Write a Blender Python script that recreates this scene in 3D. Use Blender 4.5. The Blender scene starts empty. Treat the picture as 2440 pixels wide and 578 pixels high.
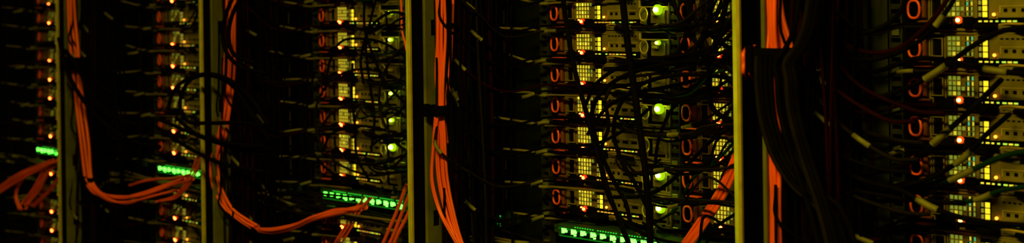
import bpy, math, random
from mathutils import Vector, Matrix, Quaternion
random.seed(11)
C = bpy.context.scene.collection
sc = bpy.context.scene
PI = math.pi

# ------------------------------------------------------------------ camera
F_PX, D, H = 2875.0, 2.637, 1.45
YAW = math.radians(43.5); ROLL = math.radians(0.79)
PP = (1220.0, 21.0)                       # principal point (camera is shifted, not pitched)
cam_d = bpy.data.cameras.new('camera'); cam = bpy.data.objects.new('camera', cam_d); C.objects.link(cam)
cam_d.sensor_width = 36; cam_d.lens = F_PX/2440*36
cam_d.shift_y = -(289-PP[1])/2440
R0 = Matrix.Rotation(YAW, 3, 'Z') @ Matrix.Rotation(PI/2, 3, 'X') @ Matrix.Rotation(-ROLL, 3, 'Z')
cam.matrix_world = Matrix.Translation((0, -D, H)) @ R0.to_4x4()
cam_d.clip_start = .05
sc.camera = cam
cam_d.dof.use_dof = True; cam_d.dof.focus_distance = 3.15; cam_d.dof.aperture_fstop = 2.3

def P(px, py, y=0.0):
    """point of the photograph on the plane y (rack fronts are y=0)"""
    # principal point in shifted frame: image centre (1220,289) sees shift
    d = R0 @ Vector(((px-1220)/F_PX, -(py-PP[1])/F_PX, -1))
    t = (y + D)/d.y
    return Vector((d.x*t, y, H + d.z*t))
PITCH = .0889
def ZK(k): return H - (k+.595)*PITCH

# ------------------------------------------------------------------ materials
def mat(name, col, rough=.5, metal=0.0, var=.0, vscale=30, bump=0.0, bscale=200, spec=.5):
    m = bpy.data.materials.new(name); m.use_nodes = True
    nt = m.node_tree; b = nt.nodes['Principled BSDF']
    b.inputs['Specular IOR Level'].default_value = .02 if max(col) < .035 else spec
    b.inputs['Roughness'].default_value = rough; b.inputs['Metallic'].default_value = metal
    b.inputs['Base Color'].default_value = (*col, 1)
    tc = nt.nodes.new('ShaderNodeTexCoord')
    if var > 0:
        n = nt.nodes.new('ShaderNodeTexNoise'); n.inputs['Scale'].default_value = vscale; n.inputs['Detail'].default_value = 4
        nt.links.new(tc.outputs['Object'], n.inputs['Vector'])
        r = nt.nodes.new('ShaderNodeValToRGB')
        r.color_ramp.elements[0].color = tuple(c*(1-var) for c in col)+(1,); r.color_ramp.elements[1].color = tuple(min(1, c*(1+var)) for c in col)+(1,)
        r.color_ramp.elements[0].position = .3; r.color_ramp.elements[1].position = .7
        nt.links.new(n.outputs['Fac'], r.inputs['Fac']); nt.links.new(r.outputs['Color'], b.inputs['Base Color'])
    if bump > 0:
        n2 = nt.nodes.new('ShaderNodeTexNoise'); n2.inputs['Scale'].default_value = bscale
        nt.links.new(tc.outputs['Object'], n2.inputs['Vector'])
        bp = nt.nodes.new('ShaderNodeBump'); bp.inputs['Strength'].default_value = bump; bp.inputs['Distance'].default_value = .001
        nt.links.new(n2.outputs['Fac'], bp.inputs['Height']); nt.links.new(bp.outputs['Normal'], b.inputs['Normal'])
    return m
def emi(name, col, s):
    m = bpy.data.materials.new(name); m.use_nodes = True
    nt = m.node_tree; b = nt.nodes['Principled BSDF']
    b.inputs['Base Color'].default_value = (col[0]*.1, col[1]*.1, col[2]*.1, 1); b.inputs['Specular IOR Level'].default_value = .1
    b.inputs['Emission Color'].default_value = (*col, 1); b.inputs['Emission Strength'].default_value = s
    return m
M = dict(
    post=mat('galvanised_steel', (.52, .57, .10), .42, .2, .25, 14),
    web=mat('steel_channel_shade', (.0022, .0018, .001), .8, .0, .3, 20),  # shade inside the post channel put into the colour
    plate=mat('side_plate_steel', (.13, .125, .045), .45, .3, .35, 12),
    chassis=mat('chassis_steel', (.20, .155, .05), .42, .2, .3, 25),
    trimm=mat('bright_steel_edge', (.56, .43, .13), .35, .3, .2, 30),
    black=mat('black_plastic', (.0022, .0018, .0012), .75, 0, .3, 30),
    recess=mat('recess_black', (.0015, .0015, .001), .8, 0, .2, 30),
    rail=mat('rail_zinc', (.04, .042, .02), .45, .5, .3, 30),
    nut=mat('cage_nut_zinc', (.18, .19, .10), .4, .5, .3, 40),
    ring=mat('orange_plastic', (.98, .10, .010), .4, 0, .12, 30),
    tab=mat('orange_tab', (.45, .05, .006), .45, 0, .2, 60),
    boot=mat('boot_gold', (.34, .22, .05), .45, 0, .25, 60),
    ribbed=mat('ribbed_green_panel', (.034, .038, .010), .6, 0, .25, 12),
    latch=mat('latch_orange_brown', (.13, .03, .006), .5, 0, .25, 40),
    cblack=mat('cable_black', (.0020, .0012, .0006), .7, 0, .4, 20),
    cred=mat('cable_dark_red', (.011, .0007, .0005), .7, 0, .4, 20),
    cgrey=mat('cable_dark_grey', (.0075, .0050, .0015), .65, 0, .3, 20),
    cgreen=mat('cable_green_lit', (.003, .016, .003), .6, 0, .3, 20),  # green light put into the colour of these cables
    fibre=mat('fibre_orange', (.85, .088, .007), .42, 0, .15, 8),
    tan=mat('cable_tan', (.13, .095, .03), .5, 0, .3, 20),
    tag=mat('tag_paper', (.13, .115, .035), .6, 0, .2, 60),
    label=mat('tag_print', (.05, .045, .02), .6, 0, .2, 60),
    pcb=mat('switch_green', (.02, .06, .02), .45, .2, .3, 30),
    strap=mat('strap_fabric', (.0015, .001, .0008), .9, 0, .3, 50, .4, 300),
    side=mat('rack_black_paint', (.0012, .001, .0006), .8, .0, .3, 10),
    floor=mat('floor_tile_grey', (.02, .018, .012), .5, 0, .2, 3),
    wall=mat('wall_dark_paint', (.02, .02, .015), .8, 0, .2, 3),
    gpanel=mat('green_grey_panel', (.0045, .0055, .002), .8, .0, .3, 8),
    red_led=emi('led_red', (1, .10, .012), 32), amber_led=emi('led_orange', (1, .27, .03), 38),
    small_amber=emi('led_small_amber', (1, .30, .02), 4),
    green_led=emi('led_green_bright', (.72, 1, .03), 70), green_dim=emi('led_green_dim', (.60, 1, .03), 22),
    sw_led=emi('led_switch_green', (.10, 1, .05), 6), sw_glow=emi('body_glow_green', (.006, .5, .02), .2),
    red_glow=emi('led_halo_red', (1, .035, .004), .9), green_glow=emi('led_halo_green', (.42, .80, .004), .9), orange_glow=emi('led_halo_orange', (1, .10, .006), .9),  # bloom round the LEDs, put into glowing collars
    sw_dot=emi('led_switch_dot', (.03, 1, .05), .8),
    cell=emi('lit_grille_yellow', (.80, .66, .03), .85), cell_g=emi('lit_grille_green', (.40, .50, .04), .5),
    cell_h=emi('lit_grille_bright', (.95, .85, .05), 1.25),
    bar=emi('indicator_yellow', (1, .72, .015), 1.3), dots_a=emi('activity_amber', (.85, .42, .03), .8), dots=emi('activity_yellow', (.95, .78, .04), 1.1),
    dots_g=emi('activity_green', (.6, .95, .06), 1.0), teal=emi('indicator_teal', (.10, .55, .22), .8),
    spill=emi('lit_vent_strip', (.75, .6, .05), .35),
)

# ------------------------------------------------------------------ mesh helpers
class MB:
    def __init__(s): s.v = []; s.f = []; s.mi = []; s.m = 0
    def box(s, x0, x1, y0, y1, z0, z1, ch=0.0):
        n = len(s.v)
        if ch <= 0:
            s.v += [(x, y, z) for x in (x0, x1) for y in (y0, y1) for z in (z0, z1)]
            s._f([(0, 1, 3, 2), (4, 6, 7, 5), (0, 4, 5, 1), (2, 3, 7, 6), (0, 2, 6, 4), (1, 5, 7, 3)], n)
        else:      # front (low y) edge chamfered in x and z
            a = [(x0, z0), (x1, z0), (x1, z1), (x0, z1)]
            b = [(x0+ch, z0+ch), (x1-ch, z0+ch), (x1-ch, z1-ch), (x0+ch, z1-ch)]
            s.v += [(x, y1, z) for x, z in a] + [(x, y0+ch, z) for x, z in a] + [(x, y0, z) for x, z in b]
            fs = [(3, 2, 1, 0), (8, 9, 10, 11)]
            for k in (0, 4):
                for i in range(4):
                    j = (i+1) % 4; fs.append((k+i, k+j, k+4+j, k+4+i))
            s._f(fs, n)
        return s
    def _f(s, fs, n):
        for f in fs: s.f.append(tuple(i+n for i in f)); s.mi.append(s.m)
    def tube(s, pts, r, n=8, caps=True, closed=False):
        pts = [Vector(p) for p in pts]; base = len(s.v); N = len(pts)
        up = None
        for i, p in enumerate(pts):
            if closed: t = pts[(i+1) % N]-pts[i-1]
            else: t = pts[min(i+1, N-1)]-pts[max(i-1, 0)]
            t.normalize()
            if up is None:
                up = t.orthogonal().normalized()
            up = (up - t*up.dot(t))
            up = up.normalized() if up.length > 1e-6 else t.orthogonal().normalized()
            w = t.cross(up)
            rr = r[i] if isinstance(r, (list, tuple)) else r
            for k in range(n):
                a = 2*PI*k/n
                s.v.append(tuple(p + up*(rr*math.cos(a)) + w*(rr*math.sin(a))))
        fs = []
        for i in range(N if closed else N-1):
            a, b = i*n, ((i+1) % N)*n
            for k in range(n):
                l = (k+1) % n; fs.append((a+k, b+k, b+l, a+l)[::-1])
        if caps and not closed:
            fs.append(tuple(range(n))); fs.append(tuple((N-1)*n+k for k in range(n))[::-1])
        s._f(fs, base); return s
    def dome(s, c, r, n=10, stretch=1.0):      # hemisphere facing -y with short collar
        base = len(s.v); rings = [(0.0, r*.5), (0, 0)]
        prof = [(r, .0), (r, -r*.5)] + [(r*math.cos(a), -r*.5-r*math.sin(a)*stretch) for a in (PI/6, PI/3)]
        for rr, dy in prof:
            for k in range(n):
                a = 2*PI*k/n; s.v.append((c[0]+rr*math.cos(a), c[1]+dy, c[2]+rr*math.sin(a)))
        s.v.append((c[0], c[1]-r*.5-r*stretch, c[2]))
        fs = []
        for i in range(3):
            for k in range(n):
                l = (k+1) % n; fs.append((i*n+k, i*n+l, (i+1)*n+l, (i+1)*n+k))
        for k in range(n): fs.append((3*n+k, 3*n+(k+1) % n, 4*n))
        s._f(fs, base); return s
    def build(s, name, mats, parent=None, smooth=False):
        me = bpy.data.meshes.new(name); me.from_pydata([tuple(v) for v in s.v], [], s.f)
        if not isinstance(mats, (list, tuple)): mats = [mats]
        for m in mats: me.materials.append(m)
        me.polygons.foreach_set('material_index', s.mi)
        if smooth: me.polygons.foreach_set('use_smooth', [True]*len(me.polygons))
        me.validate(); me.update()
        o = bpy.data.objects.new(name, me); C.objects.link(o)
        if parent: o.parent = parent
        return o
def tag(o, label=None, cat=None, group=None, kind=None):
    if label: o['label'] = label
    if cat: o['category'] = cat
    if group: o['group'] = group
    if kind: o['kind'] = kind
    return o
def empty(name, loc): 
    o = bpy.data.objects.new(name, None); C.objects.link(o); o.location = loc; o.empty_display_size = .05; return o
def smooth(pts, n=7):
    pts = [Vector(p) for p in pts]
    if len(pts) < 3: return [pts[0].lerp(pts[1], i/n) for i in range(n+1)]
    out = []; q = [pts[0]*2-pts[1]] + pts + [pts[-1]*2-pts[-2]]
    for i in range(1, len(q)-2):
        a, b, c, d = q[i-1:i+3]
        for k in range(n):
            t = k/n
            out.append(.5*((2*b) + (c-a)*t + (2*a-5*b+4*c-d)*t*t + (3*b-a-3*c+d)*t**3))
    out.append(pts[-1]); return out
def cable(name, pts, r, m, label, group=None, tags=(), cat='cable', n=7, sides=8):
    path = smooth(pts, n)
    o = MB().tube(path, r, sides).build(name, m, None, True)
    tag(o, label, cat, group)
    for t in tags:                          # (fraction along the path, length)
        i = max(0, min(len(path)-2, int(t[0]*(len(path)-1))))
        a = path[i]; d = (path[i+1]-path[i]).normalized()
        seg = [a]; L = 0; j = i
        while L < t[1] and j < len(path)-1:
            st = (path[j+1]-path[j]).length
            if L+st > t[1]: seg.append(path[j].lerp(path[j+1], (t[1]-L)/st)); L = t[1]
            else: seg.append(path[j+1]); L += st
            j += 1
        if len(seg) < 2: continue
        w = MB(); w.tube(seg, r+.0016, 8)
        w.build('tag', M['tag'], o, True)
    return o

# ------------------------------------------------------------------ geometry of the row
PER = 1.095
RING1 = [-1.229 - PER*i for i in range(6)]          # first server column of each rack
COL2 = .462
POST = [-.392, -1.500, -2.601, -3.685, -4.757, -5.845]       # left flange of each steel post; POST[0] is out to the right
RACK_H = 2.05
RACKS = ['brightest rack at the edge', 'rack behind crossing black cables', 'middle rack with twelve-light switch', 'rack with short green switch strip', 'dimmest far rack']
SHORT = ['brightest rack', 'crossing-cable rack', 'middle rack', 'short-switch rack', 'dimmest rack']
POSTN = ['', 'widest steel post', 'steel post beside the middle rack', 'steel post beside the looping cables', 'thin far steel post', 'steel post beyond the dimmest rack']
ORD = ['', 'first', 'second', 'third', 'fourth', 'fifth', 'sixth', 'seventh', 'eighth', 'ninth', 'tenth']

# setting
f = MB(); f.box(-9.5, 2.0, -4.5, 1.3, -.1, 0); tag(f.build('floor', M['floor']), kind='structure')
f = MB(); f.box(-9.5, 2.0, -4.5, 1.3, 2.9, 3.0); tag(f.build('ceiling', M['wall']), kind='structure')
f = MB(); f.box(-9.5, 2.0, 1.3, 1.4, -.1, 3.0); tag(f.build('wall_back', M['wall']), kind='structure')
f = MB(); f.box(-9.5, 2.0, -4.6, -4.5, -.1, 3.0); tag(f.build('wall_front', M['wall']), kind='structure')
f = MB(); f.box(-9.6, -9.5, -4.6, 1.4, -.1, 3.0); tag(f.build('wall_left', M['wall']), kind='structure')
f = MB(); f.box(2.0, 2.1, -4.6, 1.4, -.1, 3.0); tag(f.build('wall_right', M['wall']), kind='structure')

# ------------------------------------------------------------------ server rack frame
for b in range(5):
    x0 = RING1[b]-.055; x1 = RING1[b]+(COL2*2-.04)
    r = empty('server_rack', ((x0+x1)/2, .35, 0))
    tag(r, 'black steel cabinet frame of the '+RACKS[b], 'rack', 'server rack cabinets in the row')
    def rb(name, m, *bx):
        w = MB()
        for q in bx: w.box(q[0]-(x0+x1)/2, q[1]-(x0+x1)/2, q[2]-.35, q[3]-.35, q[4], q[5])
        return w.build(name, m, r)
    rb('side_panel', M['side'], (x0-.02, x0-.004, .01, .8, 0, RACK_H))
    rb('side_panel', M['side'], (x1+.004, x1+.02, .01, .8, 0, RACK_H))
    rb('base', M['side'], (x0-.02, x1+.02, .01, .8, 0.0, .08))
    rb('roof', M['side'], (x0-.02, x1+.02, .0, .8, RACK_H-.03, RACK_H))
    rb('back_panel', M['side'], (x0-.02, x1+.02, .80, .81, 0, RACK_H))
    for xr in (x0+.006, RING1[b]+COL2-.045):
        w = MB(); cx = xr-(x0+x1)/2
        w.box(cx-.016, cx-.012, -.352, -.33, .08, RACK_H-.03); w.box(cx+.012, cx+.016, -.352, -.33, .08, RACK_H-.03)
        z = .08
        while z < RACK_H-.06:            # ladder of square mounting holes
            w.box(cx-.012, cx+.012, -.350, -.347, z, z+.012); z += .0445/2
        rl = w.build('mounting_rail', M['rail'], r)
        for j in range(-3, 13):
            zz = ZK(j+.55)+.035
            w = MB(); w.box(cx-.009, cx+.009, -.356, -.349, zz-.007, zz+.011, .001)
            w.build('cage_nut', M['nut'], rl)

# ------------------------------------------------------------------ post and cable manager plate
def slotted(w, axis, a0, a1, b0, b1, holes, z0, z1, hh):
    """a thin plate (a0..a1 thick, b0..b1 wide) with slots; axis 'x' thin in x, 'y' thin in y"""
    def bx(a, b, c, d, e, g):
        if axis == 'x': w.box(a, b, c, d, e, g)
        else: w.box(c, d, a, b, e, g)
    h0, h1 = holes[0]
    bx(a0, a1, b0, h0, z0, z1); bx(a0, a1, h1, b1, z0, z1)
    z = z0
    for c in holes[1]:
        bx(a0, a1, h0, h1, z, c-hh/2); z = c+hh/2
    bx(a0, a1, h0, h1, z, z1)
for i, xp in enumerate(POST):
    if i in (0, 5): continue
    lab = POSTN[i]
    r = empty('cable_manager', (xp+.04, -.2, 0))
    tag(r, 'tall slotted vertical cable channel built round the '+lab, 'cable channel', 'vertical cable channels between racks')
    X = lambda v: v-.04
    Y = lambda v: v+.2
    w = MB(); w.box(X(-.003), X(.0095), Y(-.338), Y(-.332), .0, RACK_H, .001); pp = w.build('steel_post', M['post'], r)
    w = MB(); w.box(X(.0096), X(.0185), Y(-.344), Y(-.334), 0, RACK_H, .003); w.build('folded_edge', M['trimm'], pp)  # fold painted brighter than the post for its highlight
    w = MB(); w.box(X(.0), X(.003), Y(-.332), Y(-.24), 0, RACK_H); w.box(X(.0775), X(.0779), Y(-.33), Y(-.24), 0, RACK_H); w.box(X(.078), X(.081), Y(-.262), Y(-.02), 0, RACK_H); w.build('channel_wall', M['web'], r)  # recess walls and rear of the plate blackened for their shade
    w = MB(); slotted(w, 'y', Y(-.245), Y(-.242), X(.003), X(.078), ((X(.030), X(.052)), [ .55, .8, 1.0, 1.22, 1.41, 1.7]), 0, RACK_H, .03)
    w.build('channel_web', M['web'], r)  # black colour carries the shade of the recess
    w = MB(); w.box(X(.072), X(.0815), Y(-.34), Y(-.332), 0, RACK_H, .001)
    w.build('inner_flange', M['plate'], r)
    w = MB(); slotted(w, 'x', X(.078), X(.081), Y(-.333), Y(-.262), ((Y(-.316), Y(-.292)), [.35, .62, .86, 1.13, 1.40, 1.65]), 0, RACK_H, .045)
    w.build('side_plate', M['plate'], r)
    w = MB(); w.box(X(.081), X(.24), Y(.02), Y(.03), 0, RACK_H)
    w.build('back_plate', M['gpanel'], r)
    if i == 1:
        w = MB(); w.box(X(.122), X(.150), Y(.004), Y(.019), 0, RACK_H, .002); w.box(X(.153), X(.207), Y(.010), Y(.019), 0, RACK_H, .002); w.build('ribbed_panel', M['ribbed'], r)

# ------------------------------------------------------------------ server node prototype (origin at pull ring centre)
def make_server(bright, led, col):
    r = empty('server', (0, 0, 0))
    T, B = .0365, -.0495
    # body
    w = MB(); w.box(-.030, .412, .012, .62, B, T); 
    w.build('chassis', M['side'], r)
    # face plate, built round its openings
    w = MB()
    w.box(.022, .412, .004, .012, T-.005, T, .001)            # top lip
    w.box(.022, .412, .002, .012, B, B+.006, .001)            # bottom lip
    w.box(.022, .036, .006, .012, B, T); w.box(.063, .0655, .006, .012, -.045, T); w.box(.131, .139, .006, .012, -.02, T)
    w.box(.160, .184, .006, .012, -.022, T)
    w.box(.184, .300, .003, .012, -.020, T-.005, .001)
    w.box(.300, .318, .006, .012, B, T); w.box(.334, .412, .009, .012, -.030, .0125)  # wide box behind the power light, added to catch its halo
    w.box(.160, .412, .007, .012, B+.006, B+.011)
    w.build('face_plate', M['chassis'], r)
    # perforations on the plate
    w = MB()
    for k in range(9): w.box(.190+k*.0115, .197+k*.0115, .0022, .0035, .021, .0245)
    w.build('vent_slots', M['recess'], r); w = MB()
    for k, (a, bb) in enumerate(((.198, .206), (.216, .224), (.236, .254), (.266, .286))): w.box(a, bb, .0022, .0035, -.008, .0)
    w.build('port_slots', M['recess'], r)
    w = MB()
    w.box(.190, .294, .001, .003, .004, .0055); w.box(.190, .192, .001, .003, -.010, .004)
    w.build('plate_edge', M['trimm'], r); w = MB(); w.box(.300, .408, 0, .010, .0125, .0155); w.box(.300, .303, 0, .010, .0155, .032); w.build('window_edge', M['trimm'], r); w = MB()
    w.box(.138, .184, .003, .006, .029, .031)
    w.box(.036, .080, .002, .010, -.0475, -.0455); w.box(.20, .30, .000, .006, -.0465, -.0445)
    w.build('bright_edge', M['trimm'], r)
    # module frame
    w = MB()
    w.box(.030, .0325, .0, .012, -.018, .024); w.box(.059, .0615, .0, .012, -.018, .024); w.box(.0325, .059, 0, .012, .022, .024); w.box(.0325, .059, 0, .012, -.018, -.016)
    w.box(.036, .0375, 0, .01, -.016, .022)
    fr = w.build('module_frame', M['chassis'], r)
    w = MB(); w.box(.039, .059, .004, .012, -.014, .020, .001); w.build('module_cover', M['black'], fr)
    # vent grille lit from inside
    w = MB()
    gx0, gx1, gz0, gz1 = .070, .130, -.017, .0285
    nx, nz = 6, 4
    for k in range(nx+1):
        x = gx0+(gx1-gx0)*k/nx; w.box(x-.0008, x+.0008, .004, .008, gz0, gz1)
    for k in range(nz+1):
        z = gz0+(gz1-gz0)*k/nz; w.box(gx0, gx1, .0045, .008, z-.0009, z+.0009)
    g = w.build('vent_grille', M['chassis'], r)
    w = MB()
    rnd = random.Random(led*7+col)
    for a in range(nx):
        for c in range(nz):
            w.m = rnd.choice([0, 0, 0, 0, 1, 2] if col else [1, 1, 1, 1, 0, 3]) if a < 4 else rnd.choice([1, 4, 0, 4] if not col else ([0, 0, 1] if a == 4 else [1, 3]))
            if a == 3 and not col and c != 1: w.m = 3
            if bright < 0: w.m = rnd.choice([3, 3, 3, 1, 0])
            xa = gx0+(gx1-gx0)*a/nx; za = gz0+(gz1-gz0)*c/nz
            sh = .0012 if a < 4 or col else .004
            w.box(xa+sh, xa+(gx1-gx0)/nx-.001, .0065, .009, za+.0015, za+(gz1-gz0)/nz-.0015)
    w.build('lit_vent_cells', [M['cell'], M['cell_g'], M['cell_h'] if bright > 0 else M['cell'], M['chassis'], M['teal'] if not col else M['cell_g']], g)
    # yellow indicator bar
    w = MB(); w.box(.142, .164, .002, .006, -.021, .024); bz = w.build('indicator_bar', M['black'], r)
    w = MB()
    for k in range(3):
        w.m = 0; w.box(.1525, .1625, .0008, .003, -.0185+k*.0132, -.0075+k*.0132)
        w.m = 1; w.box(.1435, .149, .0008, .003, -.0175+k*.0132, -.0085+k*.0132)
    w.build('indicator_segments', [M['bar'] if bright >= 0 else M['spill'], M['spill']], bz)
    # row of activity lights
    w = MB()
    for k in range(12):
        if rnd.random() < (.12 if bright >= 0 else .6): continue
        w.m = 0 if rnd.random() < .7 else 1
        x = .144+k*.0125; w.box(x, x+rnd.uniform(.0045, .009), -.001, .002, -.0295, -.0262)
    w.box
    w.build('activity_lights', [M['dots_a'] if col else M['dots'], M['dots_g']], r)
    # plugs
    w = MB(); w.box(.052, .094, -.022, .006, -.046, -.022, .004); w.box(.0, .052, -.010, .006, -.046, -.034, .003)
    w.build('power_plug', M['black'], r)
    w = MB(); w.box(.112, .132, -.016, .006, -.044, -.024, .004); w.build('data_plug', M['black'], r)
    w = MB(); w.tube(smooth([(.142, .0, -.039), (.147, -.02, -.039), (.160, -.026, -.040), (.172, -.020, -.041), (.180, 0, -.042)], 4), .0085, 8)
    w.build('data_plug', M['black'], r, True)
    w = MB(); w.tube(smooth([(.192, -.006, -.036), (.215, -.015, -.033), (.245, -.018, -.034), (.285, -.016, -.038)], 5), .0028, 7)
    w.build('cable_boot', M['boot'], r, True)
    w = MB(); w.tube(smooth([(.222, -.004, -.044), (.25, -.02, -.043), (.29, -.02, -.045)], 5), .006, 7)
    w.build('data_plug', M['black'], r, True)
    # pull ring and latch
    w = MB()
    pts = []
    for k in range(28):
        a = 2*PI*k/28; c_, s_ = math.cos(a), math.sin(a)
        ex = .0155*math.copysign(abs(c_)**.8, c_); ez = .020*math.copysign(abs(s_)**.8, s_)
        pts.append((ex, -.012-.004*c_, ez))
    w.tube(pts, .0030, 8, closed=True)
    w.build('pull_ring', M['ring'], r, True)
    w = MB(); w.box(.016, .026, -.010, .012, -.020, .020, .003); w.box(.013, .020, -.014, .0, -.006, .006, .002)
    w.box(.004, .034, -.006, .012, -.031, -.025, .002); w.build('latch_block', M['latch'], r)
    w = MB(); w.box(.006, .046, -.030, -.002, -.0405, -.038, .001); w.build('pull_tab', M['ring'] if col else M['tab'], r)
    w = MB(); w.box(-.030, -.014, .008, .012, B+.004, T-.004); w.build('mounting_ear', M['side'], r)
    # leds
    m = [M['red_led'], M['amber_led'], M['red_led']][0 if col else 1]
    w = MB(); w.box(.094, .107, -.001, .008, -.032, -.018, .001); lb = w.build('led_housing', M['black'], r)
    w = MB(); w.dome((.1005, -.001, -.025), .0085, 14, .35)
    if bright != -2: w.build('led_halo', M['red_glow'] if col else M['orange_glow'], lb, True)  # emissive collar added as the halo round the status light
    w = MB(); w.dome((.1005, -.007, -.025), .0042); 
    if col: w.dome((.0905, -.006, -.022), .0030)
    if bright != -2: w.build('status_led', m, lb, True)
    w = MB(); w.dome((.178, .000, -.013), .0036); w.build('small_led', M['small_amber'], r, True)
    # second loop handle, window and power light at the far end
    w = MB()
    pts = [(.322+.013*math.cos(a), -.008, -.006+.018*math.sin(a)) for a in [2*PI*k/20 for k in range(20)]]
    w.tube(pts, .0022, 7, closed=True); w.build('wire_loop', M['trimm'], r, True)
    w = MB(); w.box(.306, .404, .002, .010, .017, .032, .001); w.build('dark_window', M['recess'], r)
    w = MB(); w.box(.345, .362, -.004, .01, -.010, -.003, .001); w.build('latch_tab', M['trimm'], r)
    w = MB(); w.dome((.371, -.0145, .006), .0070 if led == 2 else .0045)
    if led:
        g_ = MB(); g_.dome((.371, -.005, .006), 0.0145 if led == 2 else .007, 14, .3); g_.build('led_halo', M['green_glow'], r, True)  # emissive collar added as the green halo of the power light
        w.build('power_led', M['green_led'] if led == 2 else M['green_dim'], r, True)
    for x in (.335, .35, .39, .40):
        pass
    w = MB(); w.box(.384, .387, 0, .01, -.04, .004); w.box(.396, .399, 0, .01, -.04, .004); w.box(.330, .402, 0, .01, -.042, -.039)
    w.build('port_frame', M['chassis'], r)
    return r
protos = {}
used = set()
def copy_tree(o, parent=None):
    c = o.copy(); C.objects.link(c)
    if parent: c.parent = parent
    for ch in o.children: copy_tree(ch, c)
    return c
def place_server(loc, bright, led, col, label, group):
    key = (bright, led, col)
    if key not in protos: protos[key] = make_server(*key); o = protos[key]
    else: o = copy_tree(protos[key])
    o.location = loc; tag(o, label, 'server', group); return o
ROWS = [range(-2, 8), range(-2, 9), range(-2, 10), range(-3, 11), range(-4, 13)]
LEDMAP = {(1, -1): 2, (1, 0): 1+0, (1, 1): 0, (1, 2): 2, (1, 3): 0, (1, 4): 2, (1, 5): 2,
          (2, 2): 1, (2, 3): 1, (2, 4): 2, (2, 0): 1, (2, 5): 0}
for b in range(5):
    for c in (0, 1):
        if b == 0 and c: continue
        for j in ROWS[b]:
            if j == 6: continue
            x = RING1[b]+c*COL2; z = ZK(j+.56)
            led = LEDMAP.get((b, j), 0 if (b*5+j) % 3 else 1) if c == 0 else 0
            if b == 0: led = 0
            side = 'post-side column, ' if c else 'bundle-side column, '
            n = 6-j if j < 6 else j-6
            where = (ORD[n]+(' above' if j < 6 else ' below')+' the switch,')
            place_server((x, 0, z), (-1 if (j*3+b) % 4 else -2) if b > 2 else ((b in (0, 1, 2)) and j % 2 == 0 or b == 1), led, 0 if b == 0 else 1, 'orange-ringed server, '+where+' '+side+SHORT[b], 'orange ringed servers stacked in the racks')

# filler panels above and below each server column
for b in range(5):
    for c in (0, 1):
        x = RING1[b]+c*COL2
        if b == 0 and c: z_all = ()
        zt = ZK(min(ROWS[b])+.56)+.04; zb = ZK(max(ROWS[b])+.56)-.052
        if zt < RACK_H-.04:
            w = MB(); w.box(-.03, .412, 0, .012, 0, RACK_H-.035-zt, .002); o = w.build('blanking_panel', M['side']); o.location = (x, .0, zt)
            tag(o, 'blank black filler plate over %s %s' % ('post-side servers in' if c else 'bundle-side servers in', SHORT[b]), 'panel', 'blank filler plates')
        if zb > .12 and not (b == 0 and c):
            w = MB(); w.box(-.03, .412, 0, .012, 0, zb-.085, .002); o = w.build('blanking_panel', M['side']); o.location = (x, .0, .083)
            tag(o, 'blank black filler plate under %s %s' % ('post-side servers in' if c else 'bundle-side servers in', SHORT[b]), 'panel', 'blank filler plates')

# ------------------------------------------------------------------ green lit network switches
def make_switch():
    r = empty('network_switch', (0, 0, 0))
    w = MB(); w.box(-.004, .440, -.018, .45, -.018, .018, .002); w.build('body', M['pcb'], r)
    w = MB()
    for k in range(12):
        x = .016+k*.0350+(k//3)*.0012
        w.box(x, x+.026, -.0195, -.017, -.012, .002)
    w.build('port_row', M['recess'], r)
    w = MB(); w.box(.004, .436, -.024, -.018, .004, .0085, .001); w.box(.004, .436, -.022, -.018, -.0165, -.0135, .001)
    w.build('body_glow', M['sw_glow'], r)  # emissive strips added for the LEDs' green glow on the body
    for k in range(12):
        x = .016+k*.0350+(k//3)*.0012
        w = MB(); w.box(x, x+.0078, -.026, -.02, -.006, .008, .0015); w.box(x+.0100, x+.0178, -.026, -.02, -.003, .008, .0015)
        if k % 2: w.box(x+.0105, x+.016, -.026, -.02, -.010, -.006, .001)
        w.build('port_led', M['sw_led'], r)
    w = MB()
    for k in range(40):
        if k % 9 == 8: continue
        w.box(.06+k*.0092, .064+k*.0092, -.0195, -.017, .0125, .0155)
    w.build('dot_lights', M['sw_dot'], r)
    w = MB(); w.dome((-.022, -.006, .006), .003); w.box(-.028, -.004, -.006, .004, -.01, .012); w.build('mounting_ear', M['pcb'], r)
    return r
sw = make_switch()
swlab = ['green-lit network switch low in the brightest rack', 'green-lit network switch under the crossing black cables', 'long green-lit network switch in the middle rack', 'short visible green-lit switch strip between two slim posts', 'smallest green-lit switch strip beside the far post']
for b in range(5):
    for c in (0, 1):
        if b == 0 and c: continue
        o = sw if (b, c) == (0, 0) else copy_tree(sw)
        o.location = (RING1[b]+.04+c*COL2-.02*c, -.03, ZK(6.52))
        l = swlab[b] if c == 0 else 'green-lit switch continuing behind the post, '+SHORT[b]
        tag(o, l, 'network switch', 'green lit network switches')
# ------------------------------------------------------------------ ceiling lamp in the aisle
def lamp(loc, power, sx, sy, lab, tilt=0):
    r = empty('ceiling_lamp', (loc[0], loc[1], 2.9)); tag(r, lab, 'lamp', 'ceiling lamps over the aisle')
    w = MB(); w.box(-sx/2-.02, sx/2+.02, -sy/2-.02, sy/2+.02, -.06, 0); w.build('housing', M['trimm'], r)
    ld = bpy.data.lights.new('lamp_light', 'AREA'); ld.shape = 'RECTANGLE'; ld.size = sx; ld.size_y = sy
    ld.energy = power; ld.color = (1, .79, .03)
    lo = bpy.data.objects.new('lamp_light', ld); C.objects.link(lo); lo.location = (0, 0, -.07); lo.parent = r
lamp((-1.1, -2.3, 0), 105.0, 1.2, .3, 'long warm ceiling lamp over the brightest rack')
lamp((-4.4, -2.2, 0), 19.0, 1.2, .3, 'long warm ceiling lamp over the far racks')
w = bpy.data.worlds.new('world'); sc.world = w; w.use_nodes = True
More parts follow.
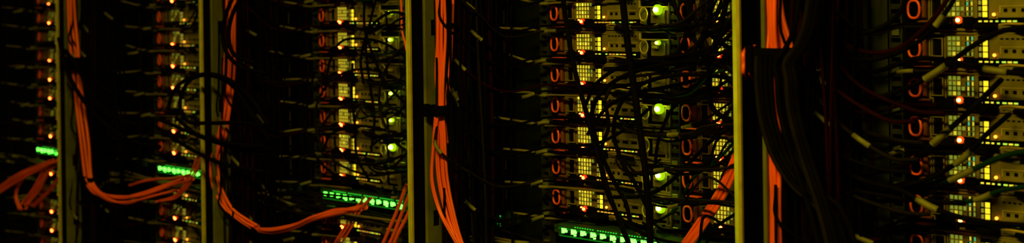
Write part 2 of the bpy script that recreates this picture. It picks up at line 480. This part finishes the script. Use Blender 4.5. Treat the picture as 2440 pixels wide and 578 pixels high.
w.node_tree.nodes['Background'].inputs['Color'].default_value = (1, .6, .1, 1); w.node_tree.nodes['Background'].inputs['Strength'].default_value = .0

# ------------------------------------------------------------------ vertical masses of cable in each channel
rnd = random.Random(5)
MASSN = {1: 'widest steel post', 2: 'middle rack post', 3: 'looping-cable post', 4: 'thin far post', 5: 'frame-edge post'}
for i in range(1, 6):
    xa, xb = POST[i]+.093, POST[i]+.225
    n = {1: 46, 2: 46, 3: 34, 4: 34, 5: 20}[i]
    for k in range(n):
        x = rnd.uniform(xa, xb); y = -.30+.26*rnd.random()
        if k < 12: y = -.31+.05*rnd.random()
        pts = []; z = 1.98
        dx, dy = rnd.uniform(-.012, .012), 0
        ph = rnd.uniform(0, 6.28); am = rnd.uniform(.003, .014)
        while z > .02:
            pts.append((min(xb+.01, max(xa, x+am*math.sin(ph+z*5))), y+am*.7*math.cos(ph+z*4.1), z)); z -= .125
        m = rnd.choice([M['cblack']]*5+[M['cred']]*4+[M['cgrey']])
        kind = 'dark red' if m is M['cred'] else ('dark grey' if m is M['cgrey'] else 'black')
        cable('network_cable', pts, rnd.uniform(.0028, .0048), m, kind+' cable hanging in the vertical bundle by '+MASSN[i], kind+' cables of the bundle by '+MASSN[i], n=4, sides=6)

# ------------------------------------------------------------------ patch cables peeling off the mass to each server
for b in range(5):
    for j in ROWS[b]:
        if j == 6: continue
        z = ZK(j+.56); xr = RING1[b]
        for q in range(2 if b < 1 else 3):
            s = rnd.uniform(.10, .24); x0 = xr-rnd.uniform(.07, .16); yy = -.20-.14*rnd.random()
            y2 = -.03-.02*rnd.random()
            zz = z-.035-.01*q+rnd.uniform(-.008, .006)
            end = rnd.choice([.055, .095, .12, .17]) + (.0 if b == 0 else rnd.choice([0, 0, .08]))
            pts = [(x0-.02, yy, z+s+.18), (x0-.015, yy-.008, z+s), (x0, yy-.02, z+s*.5), (xr-.075+rnd.uniform(-.015, .015), yy*.75-.03, z+.0),
                   (xr-.045, yy*.5-.02, zz-.012), (xr-.015, y2-.012, zz), (xr+.03, y2, zz+.002), (xr+end, y2+.012, zz+.004)]
            tg = [] 
            if q == 0: tg = [(.32+rnd.uniform(-.08, .1), .042)]
            elif q == 1: tg = [(rnd.uniform(.60, .78), .042)]
            if b == 0: tg = tg[:1] if rnd.random() < .3 else []
            n_ = 6-j if j < 6 else j-6
            m = rnd.choice([M['cblack']]*4+[M['cred'], M['cgrey']])
            if b and q == 2: m = M['tan']; pts = [(xr-.085-.03*rnd.random(), yy*.5, zz+.03*rnd.random()), (xr-.05, -.07, zz+.008)]+pts[-3:]; tg = [(.2+.4*rnd.random(), .03)]
            cable('patch_cable', pts, .0036, m, 'patch cable %s entering %s server %s the switch, %s' % ((('with tag on its drop' if q == 0 else ('with tag near the ring' if q == 1 else 'in tan below the ring')) if tg else 'without tag'), ORD[n_], 'above' if j < 6 else 'below', SHORT[b]), 'patch cables entering the server fronts', tg, n=5, sides=6)

# clutter of cables in front of the second column
for b in range(1, 5):
    for j in ROWS[b]:
        if j == 6: continue
        z = ZK(j+.56); xr = RING1[b]+COL2
        for q in range(8 if (b == 1 and j < 2) else (4 if b < 3 else 3)):
            zz = z-.036+rnd.uniform(-.012, .006); y = -.05-.12*rnd.random()
            e = rnd.uniform(-.22, -.04)
            m = rnd.choice([M['cblack']]*4+[M['cgrey'], M['cgreen']])
            x1 = xr+rnd.uniform(.05, .18)
            pts = [(xr+.33, y-.10, z+rnd.uniform(-.02, .12)), (xr+.22, y-.08, z+rnd.uniform(-.03, .07)), (x1, y-.05, zz+.01), ((x1+xr+e)/2, y-.035, zz+rnd.uniform(-.02, .01)), (xr+e, y*.5, zz), (xr+e-.03, -.006, zz)]
            n_ = 6-j if j < 6 else j-6
            cable('patch_cable', pts, rnd.uniform(.003, .0042), m, 'slack patch cable crossing %s server %s the switch, %s' % (ORD[n_], 'above' if j < 6 else 'below', SHORT[b]), 'slack patch cables across the servers', [(rnd.uniform(.4, .7), .035)] if rnd.random() < .35 else [], n=5, sides=6)

# tan and olive cables gathered under each switch
for b in range(1, 5):
    for q in range(9):
        xr = RING1[b]; z = ZK(7.03)+rnd.uniform(-.016, .016); y = -.05-.07*rnd.random()
        x0 = xr-.16+rnd.uniform(-.03, .02); x1 = xr+rnd.uniform(.5, .72)
        pts = [(x0-.04, y-.10, z+rnd.uniform(-.08, .1)), (x0, y-.06, z+rnd.uniform(-.02, .03))]
        for t in (.2, .4, .6, .8, 1): pts.append((x0+(x1-x0)*t, y+rnd.uniform(-.01, .01), z+rnd.uniform(-.009, .009)-.01*math.sin(t*3)))
        cable('network_cable', pts, .0042, M['tan'] if q % 2 else M['cgrey'], '%s cable running level just under the green switch of the %s' % ('tan' if q % 2 else 'dark grey', SHORT[b]), ('tan' if q % 2 else 'grey')+' cables under the switch of '+SHORT[b], [(rnd.uniform(.1, .5), .05)], n=5)

# ------------------------------------------------------------------ individually routed cables
def ends(pts, px):
    if px[0][1] <= -40: pts = [Vector((pts[0].x, pts[0].y, 2.0)), Vector((pts[0].x, pts[0].y, pts[0].z+.1))] + pts
    if px[-1][1] >= 640: pts = pts + [Vector((pts[-1].x, pts[-1].y, pts[-1].z-.12)), Vector((pts[-1].x, pts[-1].y, .012))]
    return pts
def route(px, y, r, m, label, group=None, tags=(), name='network_cable', **k):
    """px: list of (x, y[, depth offset])"""
    pts = ends([P(p[0], p[1], (p[2] if len(p) > 2 else y)) for p in px], px)
    return cable(name, pts, r, M[m], label, group, tags, **k)
K = 'cblack'
route([(1335, -60), (1342, 0), (1352, 70), (1368, 160), (1395, 260), (1425, 370), (1455, 470), (1490, 560), (1520, 640)], -.30, .0062, K, 'thick black power cable crossing diagonally before the orange-ringed servers', name='power_cable')
route([(1478, -60), (1484, 0), (1494, 90), (1508, 190), (1522, 290), (1537, 400), (1546, 500), (1552, 640)], -.33, .0085, K, 'thickest black cable hanging nearly straight before the green power lights', name='power_cable')
route([(1760, 140, -.12), (1700, 145), (1620, 148), (1520, 168), (1448, 205), (1412, 260), (1420, 330), (1452, 410), (1490, 480), (1505, 545)], -.22, .0058, K, 'black cable arching over and dropping past the fifth server column loop')
route([(1760, 190, -.12), (1680, 178), (1600, 180), (1530, 200), (1480, 245), (1462, 310), (1480, 380), (1515, 440), (1545, 500)], -.20, .0055, K, 'inner black cable arch dropping to the green lights')
route([(1765, 60, -.1), (1710, 105), (1640, 128), (1560, 140), (1480, 158), (1420, 200), (1395, 250)], -.2, .005, K, 'black cable sweeping from the post shade over the second servers')
route([(1765, 100, -.1), (1690, 140), (1620, 165), (1540, 178), (1470, 190), (1440, 240)], -.17, .0045, 'cgrey', 'dark grey cable sweeping below the topmost arch')
route([(1765, 240, -.1), (1700, 212), (1650, 222), (1600, 262), (1570, 330), (1560, 400)], -.14, .0045, K, 'black cable bending down beside the small orange ring')
route([(1765, 290, -.1), (1700, 330), (1650, 380), (1600, 430), (1540, 465), (1450, 470)], -.14, .005, K, 'black cable rising to the post above the orange cables')
route([(1765, 320, -.1), (1705, 385), (1650, 425), (1612, 495), (1560, 530)], -.12, .004, 'cgreen', 'green-lit cable rising beside the orange cables')
route([(1620, -60), (1640, 20), (1680, 70), (1730, 110), (1770, 120)], -.16, .006, K, 'black cable dropping from above into the post shade')
route([(1590, -60), (1610, 20), (1650, 90), (1700, 140), (1770, 170)], -.16, .006, K, 'black cable dropping beside the upper green light')
route([(1650, -60), (1640, 60), (1610, 130), (1540, 160), (1440, 165)], -.18, .006, K, 'black cable turning left above the small orange ring')
route([(1700, -60), (1690, 40), (1660, 110), (1600, 150), (1500, 150)], -.18, .007, K, 'heavy black cable turning level beneath the second green light')
route([(1740, -60), (1725, 30), (1700, 120), (1690, 200), (1700, 260), (1760, 300)], -.15, .007, K, 'black cable hanging next to the widest post')
route([(1680, -60), (1670, 30), (1680, 100), (1720, 170), (1765, 215)], -.17, .006, 'cgrey', 'dark grey cable curving behind the widest post')
route([(1630, 150), (1560, 190), (1480, 205), (1400, 215), (1330, 210)], -.12, .005, K, 'black cable lying level between third and fourth servers')
route([(1700, 180), (1600, 205), (1500, 225), (1440, 262), (1400, 320)], -.14, .005, K, 'black cable drooping across the fourth server')
route([(1545, 260), (1500, 300), (1450, 330), (1400, 345), (1300, 345)], -.1, .0045, K, 'black cable crossing the fifth ring row')
route([(1440, 240), (1450, 300), (1432, 360), (1440, 440), (1480, 520), (1540, 560)], -.24, .0052, K, 'black cable dropping between the two thick power cables')
# middle rack loops
mid = [([(985, 215), (930, 180), (860, 165), (790, 190), (752, 260), (760, 330), (800, 385), (870, 415), (930, 412), (985, 390)], 'large black cable loop round the middle rack servers'),
       ([(985, 150), (920, 105), (860, 92), (812, 100), (785, 150), (775, 215)], 'black cable arch over the bright yellow grille'),
       ([(905, -40), (885, 40), (872, 110), (880, 190), (892, 280), (885, 360)], 'black cable hanging down the middle of the rack'),
       ([(870, -40), (868, 60), (885, 120), (915, 190), (960, 240), (985, 250)], 'black cable dropping and turning behind the slim post'),
       ([(985, 290), (930, 255), (860, 248), (800, 262), (765, 300)], 'shallow black cable arch beside the small green light'),
       ([(840, 150), (838, 230), (846, 300), (850, 370), (880, 430)], 'thin black cable hanging past the yellow grilles'),
       ([(985, 330), (920, 310), (850, 300), (790, 318), (770, 360)], 'low black cable arch over the brightest green light'),
       ([(750, 170), (735, 230), (728, 300), (745, 360), (790, 410), (850, 430)], 'black cable curve outside the orange rings'),
       ([(985, 100), (940, 130), (910, 190), (905, 260), (935, 330), (985, 370)], 'black cable bowed beside the slim post'),
       ([(985, 40), (930, 30), (880, 70), (860, 140), (866, 200)], 'black cable hooking down from the upper post'),
       ([(960, 370), (900, 390), (840, 385), (800, 350)], 'short black cable sling beneath the green light')]
for k_, (pp, l) in enumerate(mid): route(pp, -.10-.012*k_, .0045, K if k_ % 4 else 'cgrey', l)
# loops over the slim post, rack with the short switch
lp = [([(640, 330), (600, 270), (555, 205), (505, 180), (460, 186), (434, 220), (430, 262), (450, 290), (500, 293), (570, 292), (630, 300)], 'black cable looping in front of the slim post'),
      ([(640, 300), (600, 235), (550, 192), (500, 176), (450, 186), (415, 215), (400, 260)], 'outer black cable arch over the slim post'),
      ([(380, 285), (430, 305), (490, 330), (560, 352), (640, 370)], 'black cable sloping down across the slim post'),
      ([(370, 300), (430, 340), (500, 378), (560, 398), (640, 410)], 'lower black cable sloping across the slim post'),
      ([(420, 280), (470, 320), (540, 340), (640, 350)], 'middle black cable sloping across the slim post'),
      ([(565, -30), (540, 30), (530, 80), (540, 125), (575, 160), (640, 175)], 'black cable curving past the upper orange fibres'),
      ([(600, -30), (560, 20), (545, 80), (558, 130), (610, 150)], 'inner black cable curving past the orange fibres')]
for k_, (pp, l) in enumerate(lp): route(pp, -.40-.01*k_, .0068, K, l)
route([(140, 90), (152, 140), (172, 195), (200, 240), (245, 290), (310, 335), (380, 350)], -.40, .009, K, 'black cable crossing the orange fibres beside the far post')
route([(155, 120), (185, 160), (215, 220), (260, 270), (330, 300)], -.41, .009, K, 'second black cable draped beside the far post')
# brightest rack
route([(1815, 150), (1835, 230), (1890, 310), (1970, 385), (2060, 430), (2150, 455), (2230, 498), (2330, 526), (2480, 540)], -.20, .0062, K, 'longest black cable curving down to the lowest visible server', tags=[(.69, .05)])
route([(1800, 180), (1830, 280), (1900, 365), (2000, 440), (2100, 465), (2200, 478), (2300, 484)], -.19, .0055, K, 'black cable curving just inside the longest one')
route([(1965, -40), (1975, 40), (2010, 100), (2070, 125), (2140, 115), (2200, 70), (2250, 10), (2280, -40)], -.18, .0055, 'cred', 'dark red cable sagging across the top beside the brightest rack')
route([(1880, -40), (1900, 40), (1960, 115), (2040, 142), (2120, 132), (2200, 90), (2260, 20), (2290, -40)], -.20, .0055, K, 'black cable sagging from the bundle over the brightest rack rail', tags=[(.83, .03)])
route([(2480, 58), (2385, 75), (2320, 108), (2245, 162), (2180, 200), (2100, 230), (2020, 242), (1940, 225)], -.16, .0058, K, 'black tagged cable leaving beneath the topmost whole server', tags=[(.42, .058)])
route([(2385, 190, -.04), (2335, 240), (2280, 292), (2230, 335), (2180, 378), (2120, 402), (2040, 410), (1960, 380)], -.15, .0060, K, 'black tagged cable slanting over the middle orange light', tags=[(.33, .055)])
route([(2405, 272, -.04), (2350, 320), (2300, 372), (2240, 412), (2180, 436), (2100, 450), (2010, 430)], -.14, .0055, K, 'black tagged cable slanting below the middle orange light', tags=[(.30, .05)])
route([(2480, 352), (2390, 372), (2330, 398), (2270, 425), (2200, 440), (2120, 455), (2040, 455)], -.12, .0060, 'cgreen', 'green-lit tagged cable crossing the fifth server', tags=[(.38, .062)])
route([(2480, 178), (2400, 172), (2330, 160), (2260, 145), (2180, 140), (2080, 170), (1990, 150)], -.10, .0058, K, 'black cable level beneath the second server', tags=[(.18, .05)])
route([(2480, 390), (2400, 380), (2340, 365), (2270, 352), (2190, 345), (2080, 330)], -.10, .0058, K, 'black cable level beneath the fourth server', tags=[(.14, .055)])
route([(2480, 440), (2390, 452), (2330, 474), (2270, 482), (2180, 476), (2060, 480)], -.10, .0050, 'cgreen', 'green-lit cable ending under the fifth orange ring', tags=[(.30, .04)])
route([(2160, -40), (2150, 20), (2110, 60), (2040, 80), (1980, 60)], -.17, .0055, K, 'black cable with square pale tag beside the rail', tags=[(.35, .028)])
for k_, (a, b_) in enumerate([((1880, 40), (2100, 280)), ((1900, 120), (2110, 370)), ((1930, 260), (2090, 400)), ((1960, 80), (2170, 260)), ((1900, 330), (2130, 500)), ((1920, 420), (2110, 590)), ((1870, 260), (2020, 560)), ((1960, 200), (2120, 330))]):
    m_ = ((a[0]+b_[0])/2-28, (a[1]+b_[1])/2+25)
    route([(a[0]-30, a[1]-130), a, m_, b_, (b_[0]+80, b_[1]+10)], -.26+.015*k_, .0045, 'cred' if k_ % 3 == 0 else ('cgrey' if k_ % 3 == 1 else K), ['uppermost', 'second', 'third', 'fourth', 'fifth', 'lowest', 'inmost', 'shortest'][k_]+' slanting cable fanning out of the bundle by the brightest rack', tags=[(.62, .045)] if k_ in (1, 5) else ())
# clutter of olive tags below the switch of the middle rack
for k_ in range(8):
    x = 620+k_*14; y = 455+(k_ % 4)*17
    route([(560+k_*5, y-60, -.3), (600+k_*8, y-12), (x+15, y), (x+90, y+6), (x+200, y+18, -.04)], -.12, .004, 'cgrey', 'dark grey cable with olive tag, %s of the stack under the middle switch' % ORD[k_+1], tags=[(.42, .06)])

# ------------------------------------------------------------------ orange fibre bundles
def bundle(px, y, n, spread, r, lab, grp, tight=(), seed=1):
    rr = random.Random(seed)
    for q in range(n):
        a = (q-(n-1)/2)/max(1, (n-1)/2) if n > 1 else 0
        pts = []
        for i, p in enumerate(px):
            s = spread*(p[2] if len(p) > 2 else 1)
            base = P(p[0]+a*s, p[1], y)
            base.y += rr.uniform(-.004, .004); base.z += rr.uniform(-.003, .003)
            pts.append(base)
        pts = ends(pts, px)
        cable('fibre_cable', pts, r, M['fibre'], lab, grp, n=6)
# beside widest post
bundle([(1833, -60), (1834, 60), (1836, 130), (1846, 220), (1846, 300), (1844, 400), (1846, 500), (1848, 640)], -.325, 4, 12, .0052, 'orange fibre cable running straight down beside the widest post', 'orange fibres beside the widest post')
bundle([(1852, -60, .2), (1857, 40, .5), (1868, 105, 1.1), (1870, 140, 1.2), (1856, 240, .8), (1850, 300, .6), (1858, 400, .8), (1858, 500, .8), (1858, 640, .8)], -.30, 4, 13, .0050, 'orange fibre cable bowing outward above the strap at the widest post', 'bowed orange fibres at the widest post', seed=3)
route([(1782, 108, -.25), (1772, 124, -.325), (1772, 150, -.33), (1772, 176, -.325), (1782, 195, -.25)], -.3, .0042, 'fibre', 'short orange fibre showing inside the widest post channel', name='fibre_cable')
route([(1798, 108, -.25), (1787, 124, -.322), (1788, 150, -.328), (1787, 176, -.322), (1796, 192, -.25)], -.3, .0036, 'fibre', 'second short orange fibre inside the widest post channel', name='fibre_cable')
# rising orange bundle behind the widest post
bundle([(1790, 300), (1745, 405), (1710, 475), (1670, 535), (1630, 590), (1590, 640)], -.16, 5, 12, .0050, 'orange fibre cable rising slantwise to the widest post', 'slanting orange fibres behind the widest post')
# beside the middle rack post
bundle([(1050, -60), (1050, 80), (1048, 180), (1050, 262, .6), (1050, 320, .9), (1053, 420, 1.2), (1072, 510, 1.1), (1096, 578, .6), (1125, 640, .6)], -.33, 5, 9, .0042, 'orange fibre cable in the strapped bundle beside the middle rack post', 'strapped orange fibres beside the middle rack post')
bundle([(1078, -60), (1077, 60), (1074, 150), (1066, 215), (1060, 262), (1062, 340)], -.31, 2, 3, .004, 'orange fibre cable joining the strapped bundle from above', 'joining orange fibres')
bundle([(1042, 262), (1032, 350), (1030, 430), (1046, 500), (1076, 550), (1100, 600)], -.345, 2, 3, .004, 'orange fibre bowing out of the bundle beneath the strap', 'bowing orange fibres under the strap')
bundle([(952, -60), (955, 10), (958, 70), (966, 110), (975, 150)], -.20, 1, 0, .0035, 'thin orange fibre tucked behind the middle rack post', None)
bundle([(985, 440), (955, 510), (935, 560), (905, 640)], -.16, 3, 14, .0055, 'orange fibre cable slanting down behind the middle rack post', 'slanting orange fibres behind the middle rack post')
bundle([(880, 470), (850, 500), (830, 540), (806, 580), (790, 620)], -.10, 3, 9, .0035, 'orange fibre cable looping down under the middle switch', 'looping orange fibres under the middle switch')
bundle([(617, 548, .5), (650, 550, 1), (700, 540, .8), (745, 522, .9), (800, 505, 1), (870, 492, 1)], -.24, 1, 0, .0095, 'fat orange fibre bundle sleeve leading out of the dark bundle', None)
bundle([(612, 546), (650, 546), (700, 535), (745, 518), (800, 500), (860, 500)], -.245, 2, 4, .006, 'orange fibre lying along the fat sleeve', 'orange fibres along the fat sleeve', seed=8)
# beside the slim post (looping cables)
bundle([(552, -60), (550, 60), (546, 180), (538, 270), (524, 340), (512, 385), (518, 440), (545, 495), (578, 525), (605, 540)], -.325, 4, 10, .0046, 'orange fibre cable beside the slim post with looping cables', 'orange fibres beside the slim post', seed=4)
bundle([(478, 370), (460, 410), (438, 450), (415, 470), (380, 478)], -.16, 3, 6, .004, 'orange fibre rising to the slim post from under the short switch', 'rising orange fibres by the short switch')
# beside the far post
bundle([(168, -60), (172, 40), (178, 110), (184, 180), (192, 260), (202, 340), (209, 415), (216, 440), (240, 462), (290, 470), (340, 462), (400, 440), (450, 425)], -.33, 3, 8, .0058, 'orange fibre cable running down the far post then sweeping level', 'sweeping orange fibres at the far post', seed=6)
bundle([(208, 425), (222, 450), (260, 476), (300, 482), (350, 470), (420, 452)], -.34, 2, 4, .0045, 'orange fibre sagging lowest near the far post', 'lowest sagging orange fibres')
bundle([(310, 440), (360, 428), (410, 425), (450, 415)], -.12, 3, 2, .004, 'orange fibre lying level under the short switch', 'level orange fibres under the short switch', seed=9)
bundle([(-40, 475), (10, 445), (55, 415), (100, 395), (140, 380)], -.28, 4, 14, .005, 'orange fibre rising at the frame edge toward the far post', 'rising orange fibres at the frame edge', seed=2)
bundle([(50, 500), (38, 465), (50, 425), (85, 405), (100, 418), (85, 455), (62, 495)], -.25, 2, 5, .0045, 'orange fibre making a small upright loop near the far post', 'small looping orange fibres')
bundle([(62, 485), (85, 450), (110, 410), (135, 385)], -.26, 3, 8, .0055, 'orange fibre climbing steeply near the far post', 'steep orange fibres near the far post')
bundle([(80, 490), (110, 460), (140, 425), (175, 395)], -.2, 2, 6, .005, 'orange fibre passing behind the far post', 'orange fibres behind the far post')
bundle([(185, 570), (187, 530), (190, 490), (186, 450)], -.27, 1, 0, .004, 'single orange fibre hanging in shade beyond the far post', None)

# ------------------------------------------------------------------ straps and clips
def strap(px0, px1, py, h, y, lab, depth=.03):
    a = P(px0, py, y); b = P(px1, py, y); r = empty('cable_strap', (a+b)/2); tag(r, lab, 'strap')
    w = MB(); hw = (b.x-a.x)/2; n = 20; pts = []
    ring = []
    for k in range(n):
        t = 2*PI*k/n; c_, s_ = math.cos(t), math.sin(t)
        ring.append((hw*math.copysign(abs(c_)**.5, c_), depth*math.copysign(abs(s_)**.5, s_)))
    base = len(w.v)
    for zz in (-h/2, -h/2+.002, h/2-.002, h/2):
        sc_ = 1.0 if abs(zz) < h/2-.001 else .93
        w.v += [(x*sc_, yy*sc_, zz) for x, yy in ring]
    for i in range(3):
        for k in range(n):
            l = (k+1) % n; w.f.append((i*n+k, i*n+l, (i+1)*n+l, (i+1)*n+k)); w.mi.append(0)
    w.build('band', M['strap'], r, True)
    w = MB(); w.box(-hw-.006, -hw+.010, -depth-.006, -depth+.006, -h*.6, h*.6, .002); w.build('buckle', M['strap'], r)
strap(1034, 1070, 262, .030, -.325, 'black strap round the orange fibres beside the middle rack post')
strap(1070, 1086, 60, .012, -.31, 'narrow black tie on the thin orange fibres', .012)
strap(1806, 1886, 140, .050, -.31, 'wide black strap round the orange fibres at the widest post', .038)
strap(163, 200, 150, .05, -.33, 'black strap round the orange fibres at the far post', .03)
strap(206, 222, 428, .022, -.33, 'small black tie where the far orange fibres turn', .014)
# black clump of cables held by the wide strap
for q in range(9):
    rr = random.Random(q+40)
    x = 1800+q*11
    route([(x+120, 640), (x+85, 500), (x+45, 380), (x+15, 270), (x+8, 190), (x+4, 150), (x+30, 110), (x+50, 60), (x+70, -60)], -.36-.004*(q % 3), .006, K if q % 3 else 'cgrey', 'black cable gathered through the wide strap at the widest post', 'black cables through the wide strap') if q in (4, 6, 7, 8) else \
    route([(x+4, 130), (x+2, 160), (x+4, 220), (x+14, 290), (x+40, 370), (x+85, 440), (x+150, 500), (x+190, 600)], -.345-.004*(q % 3), .0055, K if q % 4 else 'cgrey', 'black cable fanning out beneath the wide strap', 'black cables fanning beneath the wide strap')

sc.view_settings.view_transform = 'Standard'; sc.view_settings.look = 'None'
sc.view_settings.gamma = 1; sc.view_settings.use_curve_mapping = False; sc.view_settings.exposure = 0.0
